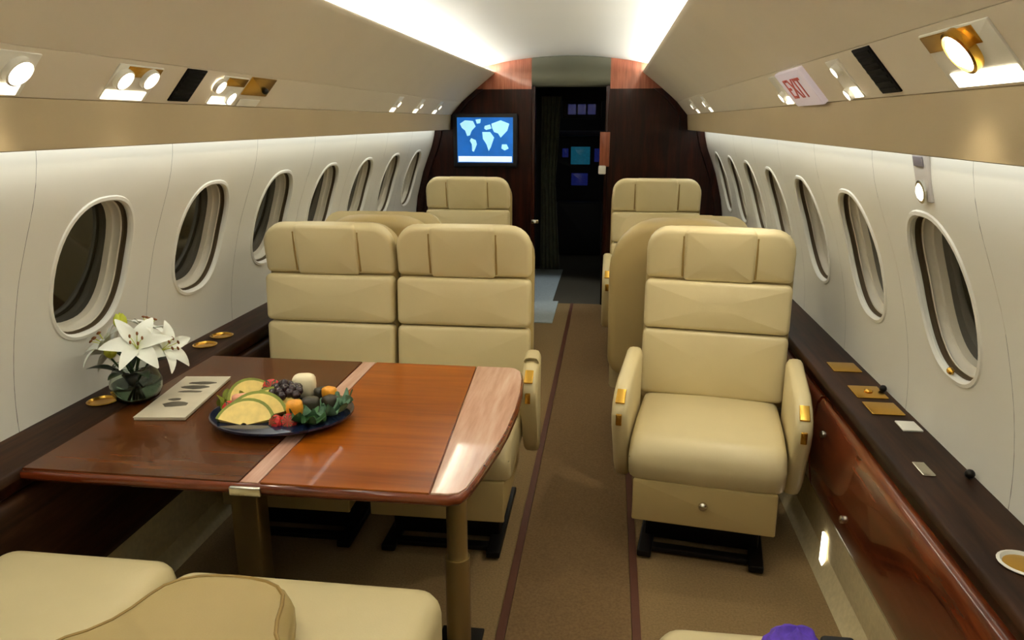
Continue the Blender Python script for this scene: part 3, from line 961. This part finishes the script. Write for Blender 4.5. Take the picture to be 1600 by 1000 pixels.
full = [(-1.0915, 2.50), (0.028, 2.50), (0.05, 2.492), (0.072, 2.46), (0.086, 2.38), (0.096, 2.25), (0.098, 2.10), (0.092, 1.95), (0.082, 1.84), (0.060, 1.68), (0.046, 1.59), (0.030, 1.556), (0.0, 1.545), (-1.0915, 1.545)]
slab(full, TZ - 0.034, TZ - 0.004, 0.010).obj('edge_band', WEDGE, tb, angle=50)
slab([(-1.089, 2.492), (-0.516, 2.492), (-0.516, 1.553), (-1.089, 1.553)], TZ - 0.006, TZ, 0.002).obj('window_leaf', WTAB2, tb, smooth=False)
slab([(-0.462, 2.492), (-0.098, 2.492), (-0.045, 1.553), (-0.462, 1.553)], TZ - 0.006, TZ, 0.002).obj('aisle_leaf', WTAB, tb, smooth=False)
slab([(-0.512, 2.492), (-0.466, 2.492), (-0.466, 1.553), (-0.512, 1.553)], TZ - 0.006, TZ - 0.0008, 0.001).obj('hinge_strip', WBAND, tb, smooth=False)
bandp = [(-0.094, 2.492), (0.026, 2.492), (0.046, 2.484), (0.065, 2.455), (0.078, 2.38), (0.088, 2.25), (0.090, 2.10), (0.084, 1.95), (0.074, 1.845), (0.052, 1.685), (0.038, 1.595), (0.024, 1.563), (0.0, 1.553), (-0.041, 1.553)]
bo = slab(bandp, TZ - 0.006, TZ + 0.0005, 0.002).obj('end_painted_sheen', WBAND, tb, smooth=False)  # ceiling light's reflection painted as a paler strip of the top
MB(iv).box(-0.535, -0.455, 1.536, 1.548, TZ - 0.032, TZ - 0.008, bev=0.004).obj('hinge_bracket', CHROME, tb)
MB(iv).box(-1.0, -0.05, 1.72, 2.36, TZ - 0.085, TZ - 0.036, bev=0.01).obj('under_frame', DARKMETAL, tb)
MB(iv).tube([(-0.045, 1.86, 0.012), (-0.045, 1.86, 0.30)], 0.036, 16).obj('leg', LEGMETAL, tb)
MB(iv).tube([(-0.045, 1.86, 0.30), (-0.045, 1.86, TZ - 0.085)], 0.030, 16).obj('leg_upper', LEGMETAL, tb)
MB(iv).box(-0.11, 0.02, 1.79, 1.93, 0.001, 0.016, bev=0.005).obj('foot_plate', DARKMETAL, tb)
MB(iv).box(-0.78, -0.69, 1.96, 2.04, 0.012, TZ - 0.085, bev=0.012).obj('leg', LEGMETAL, tb)
MB(iv).box(-0.83, -0.64, 1.90, 2.10, 0.001, 0.016, bev=0.005).obj('foot_plate', DARKMETAL, tb)

# ------------------------------------------------------------------ magazine
PAPER = mat('magazine_paper', (206, 196, 172), 0.5, noise=(14, 0.08, (1, 1, 1)))
INK = mat('magazine_ink', (92, 84, 70), 0.6, noise=(30, 0.3, (1, 1, 1)))
mg = empty('magazine', (-0.945, 2.06, TZ + 0.001), math.radians(7), 'printed magazine lying between the vase and the fruit plate', 'magazine')
MB().box(-0.075, 0.075, -0.18, 0.18, 0.0, 0.008, bev=0.002).obj('pages', PAPER, mg)
cv = MB().box(-0.076, 0.076, -0.181, 0.181, 0.0085, 0.0098).obj('cover', PAPER, mg, smooth=False)
for (x, y, a, b) in ((0.0, -0.075, 0.042, 0.024), (-0.018, -0.035, 0.022, 0.012), (0.0, 0.075, 0.045, 0.018), (0.005, 0.115, 0.05, 0.014), (0.0, 0.035, 0.04, 0.010)):
    pts = [(x + a * math.cos(t) * random.uniform(0.8, 1.1), y + b * math.sin(t) * random.uniform(0.75, 1.15)) for t in [2 * PI * k / 12 for k in range(12)]]
    MB().loft([[(p, q, z) for p, q in pts] for z in (0.0098, 0.0102)]).obj('print_patch', INK, mg, smooth=False)

# ------------------------------------------------------------------ plate with fruit
PX, PY, PZ = -0.567, 1.93, TZ + 0.001
GLZ = mat('plate_glaze', (166, 180, 186), 0.12, coat=0.6, noise=(18, 0.2, (1, 1, 1)))
GLD = mat('plate_rim_blue', (20, 30, 56), 0.15, coat=0.6, noise=(18, 0.3, (1, 1, 1)))
pl = empty('oval_plate', (PX, PY, PZ), math.radians(8), 'oval blue rimmed serving plate heaped with fruit', 'plate')
MB().lathe([(0.02, 0.0), (0.72, 0.0), (0.80, 0.006), (1.0, 0.024), (1.0, 0.028), (0.93, 0.026), (0.78, 0.013), (0.02, 0.010)], 40, Matrix.Diagonal((0.200, 0.168, 1, 1))).obj('dish', GLZ, pl)
MB().lathe([(0.985, 0.020), (1.02, 0.024), (1.02, 0.030), (0.985, 0.031)], 40, Matrix.Diagonal((0.200, 0.168, 1, 1))).obj('rim', GLD, pl)
ZP = PZ + 0.018
MELON = mat('melon_flesh', (232, 204, 116), 0.4, noise=(40, 0.1, (1, 1, 1)), bump=(150, 0.2))
RIND = mat('melon_rind', (124, 134, 40), 0.5, noise=(40, 0.2, (1, 1, 1)), bump=(150, 0.2))
RED = mat('strawberry_red', (190, 46, 40), 0.35, noise=(90, 0.3, (1, 1, 1)), bump=(260, 0.5))
LEAFG = mat('leaf_green', (52, 92, 48), 0.5, noise=(40, 0.3, (1, 1, 1)), bump=(120, 0.4))
KALE = mat('kale_green', (92, 128, 100), 0.6, noise=(40, 0.4, (1, 1, 1)), bump=(160, 0.6))
GRAPE = mat('dark_grape', (50, 32, 36), 0.25, noise=(40, 0.3, (1, 1, 1)), coat=0.3)
ORNG = mat('orange_flesh', (232, 158, 48), 0.35, noise=(60, 0.15, (1, 1, 1)), bump=(200, 0.3))
CHEESE = mat('cream_cheese', (244, 232, 196), 0.45, noise=(20, 0.04, (1, 1, 1)), bump=(60, 0.1))
FIG = mat('dark_fig', (48, 44, 30), 0.4, noise=(40, 0.4, (1, 1, 1)), bump=(90, 0.3))
PEACH = mat('peach_flesh', (226, 158, 124), 0.4, noise=(30, 0.12, (1, 1, 1)), bump=(120, 0.2))


def wedge(name, flesh, rind, loc, rz, R, th, label, cat, group, tilt=0):
    o = empty(name, loc, math.radians(rz), label, cat, group)
    mb, mr = MB(), MB()
    n = 14
    mI = RX(math.radians(tilt))

    def arc(r0, r1, y0, y1):
        ring = []
        for k in range(n + 1):
            a = math.radians(15 + 150 * k / n)
            ring.append([(r0 * math.cos(a), y0, r0 * math.sin(a)), (r1 * math.cos(a), y0, r1 * math.sin(a)), (r1 * math.cos(a), y1, r1 * math.sin(a)), (r0 * math.cos(a), y1, r0 * math.sin(a))])
        return ring
    mb.loft(arc(R * 0.10, R * 0.9, -th / 2, th / 2), m=mI)
    mr.loft(arc(R * 0.9, R, -th / 2, th / 2), m=mI)
    mb.obj('flesh', flesh, o, angle=50)
    mr.obj('rind', rind, o, angle=50)
    return o


def at(dx, dy, z=0.0):
    return (PX + dx, PY + dy * 0.86, ZP + z)


G = 'melon slices on the plate'
wedge('melon_slice', MELON, RIND, at(-0.062, -0.130, 0.002), 8, 0.085, 0.026, 'nearest yellow melon slice at the front of the plate', 'melon slice', G, -48)
wedge('melon_slice', MELON, RIND, at(-0.048, -0.078, 0.004), 14, 0.088, 0.026, 'second yellow melon slice leaning behind the front one', 'melon slice', G, -45)
wedge('melon_slice', MELON, RIND, at(-0.020, -0.025, 0.004), 18, 0.086, 0.026, 'rearmost yellow melon slice below the dark grapes', 'melon slice', G, -45)
wedge('melon_slice', MELON, RIND, at(-0.118, 0.062, 0.004), 55, 0.080, 0.035, 'yellow melon slice at the left rear of the plate', 'melon slice', G, -40)


def strawberry(dx, dy, rz, label, z=0.018, k=1.0, m=RED):
    o = empty('strawberry', at(dx, dy, z), math.radians(rz), label, 'strawberry', 'strawberries on the plate')
    MB().lathe([(0.0005, -0.026 * k), (0.010 * k, -0.019 * k), (0.018 * k, -0.004 * k), (0.019 * k, 0.008 * k), (0.013 * k, 0.016 * k), (0.0005, 0.017 * k)], 14, RX(math.radians(60))).obj('berry', m, o)
    mb = MB()
    for q in range(6):
        a = 2 * PI * q / 6
        mb.add([(0, 0, 0.017 * k), (0.012 * k * math.cos(a - 0.3), 0.012 * k * math.sin(a - 0.3), 0.018 * k), (0.02 * k * math.cos(a), 0.02 * k * math.sin(a), 0.013 * k), (0.012 * k * math.cos(a + 0.3), 0.012 * k * math.sin(a + 0.3), 0.018 * k)], [(0, 1, 2, 3)], RX(math.radians(60)))
    mb.obj('leaf_cap', LEAFG, o)


strawberry(-0.145, -0.03, 30, 'strawberry at the left rim of the plate', k=1.3)
strawberry(-0.128, 0.005, 80, 'strawberry behind the left rim strawberry', k=1.1)
strawberry(0.060, -0.105, 10, 'strawberry under the orange piece at the front right', k=1.25, z=0.016)
strawberry(0.028, -0.115, -40, 'strawberry between front melon slice and orange piece', k=1.1, z=0.016)
strawberry(-0.085, 0.135, 20, 'bright red strawberry at the back of the plate', k=1.6, z=0.03)


def chunk(dx, dy, z, m, sx, sy, sz, rz, name, label, cat, group=None):
    mb = MB()
    n = 14
    for_r = []
    for k in range(9):
        ph = -PI / 2 + PI * k / 8
        e = 0.55
        cr = math.copysign(abs(math.cos(ph)) ** e, math.cos(ph)) if abs(math.cos(ph)) > 1e-6 else 0.004
        sr = math.copysign(abs(math.sin(ph)) ** e, math.sin(ph))
        for_r.append([(sx * cr * math.copysign(abs(math.cos(a)) ** 0.6, math.cos(a)), sy * cr * math.copysign(abs(math.sin(a)) ** 0.6, math.sin(a)), sz * sr) for a in [2 * PI * q / n for q in range(n)]])
    mb.loft(for_r)
    o = mb.obj(name, m)
    o.location = at(dx, dy, z)
    o.rotation_euler = (0, 0, math.radians(rz))
    tag(o, label, cat, group)


chunk(0.02, 0.135, 0.048, CHEESE, 0.036, 0.028, 0.036, 12, 'cheese_block', 'white cheese block standing at the back of the plate', 'cheese')
chunk(0.062, -0.065, 0.045, ORNG, 0.024, 0.022, 0.022, 20, 'orange_piece', 'orange fruit piece in front of the dark figs', 'orange', 'orange pieces on the plate')
chunk(0.115, 0.085, 0.045, ORNG, 0.022, 0.018, 0.018, -20, 'orange_piece', 'orange fruit piece at the right rear of the plate', 'orange', 'orange pieces on the plate')
chunk(-0.055, 0.10, 0.025, ORNG, 0.022, 0.020, 0.020, 40, 'orange_piece', 'orange fruit piece next to the bright red strawberry', 'orange', 'orange pieces on the plate')
chunk(-0.118, -0.015, 0.045, PEACH, 0.026, 0.018, 0.016, 30, 'peach_slice', 'pale peach slice on the left strawberries', 'peach')
chunk(0.085, 0.0, 0.028, FIG, 0.028, 0.026, 0.028, 10, 'fig', 'dark fig right of the grapes', 'fig', 'figs on the plate')
chunk(0.135, 0.03, 0.028, FIG, 0.024, 0.024, 0.026, -25, 'fig', 'dark fig nearest the green leaves', 'fig', 'figs on the plate')
chunk(0.085, 0.105, 0.030, FIG, 0.024, 0.02, 0.024, 35, 'fig', 'dark fig beside the cheese block', 'fig', 'figs on the plate')
gr = empty('grape_bunch', at(-0.010, 0.055, 0.045), 0.3, 'bunch of dark grapes in the middle of the plate', 'grapes')
for k in range(20):
    a = k * 2.4
    rr = 0.011 * math.sqrt(k)
    MB().ball((rr * math.cos(a), rr * math.sin(a), 0.032 - rr * 0.55), 0.0145, 10).obj('grape', GRAPE, gr)


def kale(dx, dy, rz, label, k=1.0, m=KALE, z=0.012):
    mb = MB()
    n = 66
    rings = []
    for q in range(5):
        t = q / 4
        rings.append([(t * 0.052 * k * math.cos(a) * (1 + 0.15 * math.sin(9 * a) * t), t * 0.036 * k * math.sin(a) * (1 + 0.18 * math.sin(11 * a + 1) * t), 0.026 * t * t * (1 + 0.5 * math.sin(8 * a)) + 0.001) for a in [2 * PI * i / n for i in range(n)]])
    rings[0] = [(p[0] + 0.001 * math.cos(2 * PI * i / n), p[1] + 0.001 * math.sin(2 * PI * i / n), p[2]) for i, p in enumerate(rings[0])]
    mb.loft(rings, cap1=False)
    lower = [[(x, y, zz - 0.0015) for x, y, zz in rg_] for rg_ in reversed(rings)]
    mb.loft(lower, cap0=False)
    o = mb.obj('garnish_leaf', m, angle=80)
    o.location = at(dx, dy, z)
    o.rotation_euler = (random.uniform(-0.2, 0.2), random.uniform(-0.2, 0.2), math.radians(rz))
    tag(o, label, 'leaf', 'garnish leaves on the plate')


kale(0.140, -0.025, 20, 'curly green garnish leaf at the right rim of the plate', 1.2)
kale(0.105, -0.095, -30, 'curly green garnish leaf at the front right of the plate', 1.15, LEAFG)
kale(0.16, 0.04, 70, 'curly green garnish leaf at the far right end', 1.0)
kale(-0.165, 0.03, 90, 'curly green garnish leaf at the left end of the plate', 0.9, RIND)

# ------------------------------------------------------------------ vase with lilies
VX, VYY = -1.085, 2.03
GLASS = mat('clear_glass', (222, 232, 226), 0.03, trans=1.0, ior=1.3)
WATER = mat('vase_water', (150, 170, 140), 0.02, trans=1.0, ior=1.33)
v = empty('glass_bowl', (VX, VYY, TZ + 0.001), 0, 'round clear glass bowl vase holding lilies on the table', 'vase')
MB().lathe([(0.001, 0.0), (0.040, 0.0), (0.062, 0.012), (0.075, 0.040), (0.076, 0.066), (0.066, 0.096), (0.058, 0.112), (0.060, 0.118), (0.056, 0.118), (0.054, 0.112), (0.062, 0.094), (0.072, 0.066), (0.071, 0.040), (0.058, 0.016), (0.036, 0.006), (0.001, 0.006)], 32).obj('bowl', GLASS, v)
MB().lathe([(0.001, 0.0065), (0.036, 0.0068), (0.057, 0.017), (0.070, 0.041), (0.0708, 0.06), (0.001, 0.06)], 32).obj('water', WATER, v)
PETAL = mat('lily_white', (236, 238, 226), 0.5, noise=(20, 0.04, (1, 1, 1)), bump=(90, 0.15))
BUD = mat('bud_yellow_green', (190, 196, 60), 0.5, noise=(20, 0.2, (1, 1, 1)), bump=(90, 0.15))
STEM = mat('stem_green', (46, 70, 30), 0.5, noise=(20, 0.2, (1, 1, 1)), bump=(90, 0.15))
DLEAF = mat('dark_leaf', (26, 44, 22), 0.4, noise=(20, 0.25, (1, 1, 1)), bump=(90, 0.2))
POLLEN = mat('pollen', (120, 70, 24), 0.7, noise=(90, 0.2, (1, 1, 1)))


def petal_mesh(L, wd, curl, cup):
    vs, fs = [], []
    nu, nv = 10, 5
    th = 0.0012
    for side in (0, 1):
        for i in range(nu + 1):
            t = i / nu
            hwid = wd * (math.sin(PI * min(1, t * 0.93 + 0.05)) ** 0.8) * (0.85 if t < 0.5 else 1)
            # centre line bends outwards
            ang = 0.25 + curl * t * t
            x = L * (t * math.sin(0.35 + curl * t * 0.55))
            z = L * (t * math.cos(0.35 + curl * t * 0.55))
            for j in range(nv):
                u = -1 + 2 * j / (nv - 1)
                vs.append((x + cup * (u * u) * hwid * -0.5 + (th if side else 0), hwid * u * (0.995 if side else 1), z + cup * 0.4 * u * u * hwid))
    o2 = (nu + 1) * nv
    for i in range(nu):
        for j in range(nv - 1):
            a = i * nv + j
            fs.append((a, a + 1, a + nv + 1, a + nv))
            fs.append((o2 + a, o2 + a + nv, o2 + a + nv + 1, o2 + a + 1))
        for j in (0, nv - 1):
            a = i * nv + j
            fs.append((a, a + nv, o2 + a + nv, o2 + a))
    return vs, fs


def lily(hx, hy, hz, aim, L, label):
    # stem runs from the water up to the flower throat
    o = empty('lily', (VX, VYY, TZ + 0.02), 0, label, 'flower', 'white lilies in the glass bowl')
    head = Vector((hx, hy, hz))
    d = Vector(aim).normalized()
    MB().tube([(hx * -0.25, hy * -0.25, 0.0), (hx * 0.25, hy * 0.25, hz * 0.5), head - d * 0.03, head], 0.0032, 6).obj('stem', STEM, o)
    q = d.to_track_quat('Z', 'Y').to_matrix().to_4x4()
    for k in range(6):
        wd = L * (0.25 if k % 2 else 0.20)
        vs, fs = petal_mesh(L * (1.0 if k % 2 else 1.04), wd, 1.45 + 0.25 * (k % 2), 0.5)
        MB(T(*head) @ q @ RZ(k * PI / 3 + 0.2 * hx)).add(vs, fs).obj('petal', PETAL, o, angle=80)
    for k in range(5):
        a = 2 * PI * k / 5
        st = MB(T(*head) @ q).tube([(0, 0, 0), (0.008 * math.cos(a), 0.008 * math.sin(a), L * 0.4), (0.018 * math.cos(a), 0.018 * math.sin(a), L * 0.62)], 0.001, 5).obj('stamen', BUD, o)
        MB(T(*head) @ q).ball((0.018 * math.cos(a), 0.018 * math.sin(a), L * 0.63), 0.0035, 8, sc=(1, 2, 1)).obj('anther', POLLEN, st)


lily(0.040, -0.03, 0.155, (0.35, -0.55, 0.65), 0.105, 'largest white lily at the front of the bouquet')
lily(0.075, 0.03, 0.135, (0.9, -0.15, 0.45), 0.095, 'white lily reaching right over the magazine')
lily(-0.050, -0.02, 0.150, (-0.6, -0.35, 0.75), 0.095, 'white lily leaning left toward the window')
lily(0.015, 0.05, 0.175, (0.2, 0.35, 0.95), 0.09, 'white lily standing at the back of the bouquet')
lily(-0.065, 0.03, 0.125, (-0.95, 0.1, 0.4), 0.085, 'small white lily low on the wall side')


def bud(hx, hy, hz, L, label):
    o = empty('lily_bud', (VX, VYY, TZ + 0.02), 0, label, 'flower bud', 'buds in the glass bowl')
    MB().tube([(hx * -0.2, hy * -0.2, 0), (hx * 0.4, hy * 0.4, hz * 0.5), (hx, hy, hz)], 0.003, 6).obj('stem', STEM, o)
    mb = MB()
    for k in range(3):
        mb.lathe([(0.001, 0), (0.012, L * 0.2), (0.017, L * 0.5), (0.012, L * 0.8), (0.001, L)], 12, T(hx, hy, hz) @ RZ(k * 2.1) @ RY(0.18) @ Matrix.Diagonal((1.0, 0.7, 1, 1)))
    mb.obj('petals', BUD, o)


bud(-0.025, 0.0, 0.205, 0.055, 'yellow green bud at the top of the bouquet')
bud(-0.035, -0.05, 0.13, 0.045, 'green bud between the two front lilies')


def leaf(x, y, z, rz, tilt, L, label):
    vs, fs = petal_mesh(L, L * 0.2, 1.0, 0.3)
    o = MB(T(0, 0, 0) @ RZ(math.radians(rz)) @ RY(math.radians(tilt))).add(vs, fs).obj('lily_leaf', DLEAF, angle=80)
    o.location = (VX + x, VYY + y, TZ + z)
    tag(o, label, 'leaf', 'dark leaves in the glass bowl')


leaf(0.03, -0.03, 0.095, -40, 30, 0.10, 'dark leaf hanging over the right front of the bowl')
leaf(0.01, -0.04, 0.09, -90, 25, 0.10, 'dark leaf hanging over the front of the bowl')
leaf(-0.03, -0.02, 0.09, 200, 25, 0.10, 'dark leaf hanging over the left of the bowl')
leaf(0.03, 0.02, 0.10, 20, 25, 0.11, 'dark leaf pointing right beneath the lilies')
leaf(-0.01, 0.0, 0.10, 120, 10, 0.12, 'dark leaf standing behind the lilies')
leaf(0.0, -0.02, 0.05, -60, 0, 0.11, 'dark leaf rising inside the bowl')
leaf(0.0, -0.01, 0.05, 230, -5, 0.11, 'dark leaf rising left inside the bowl')
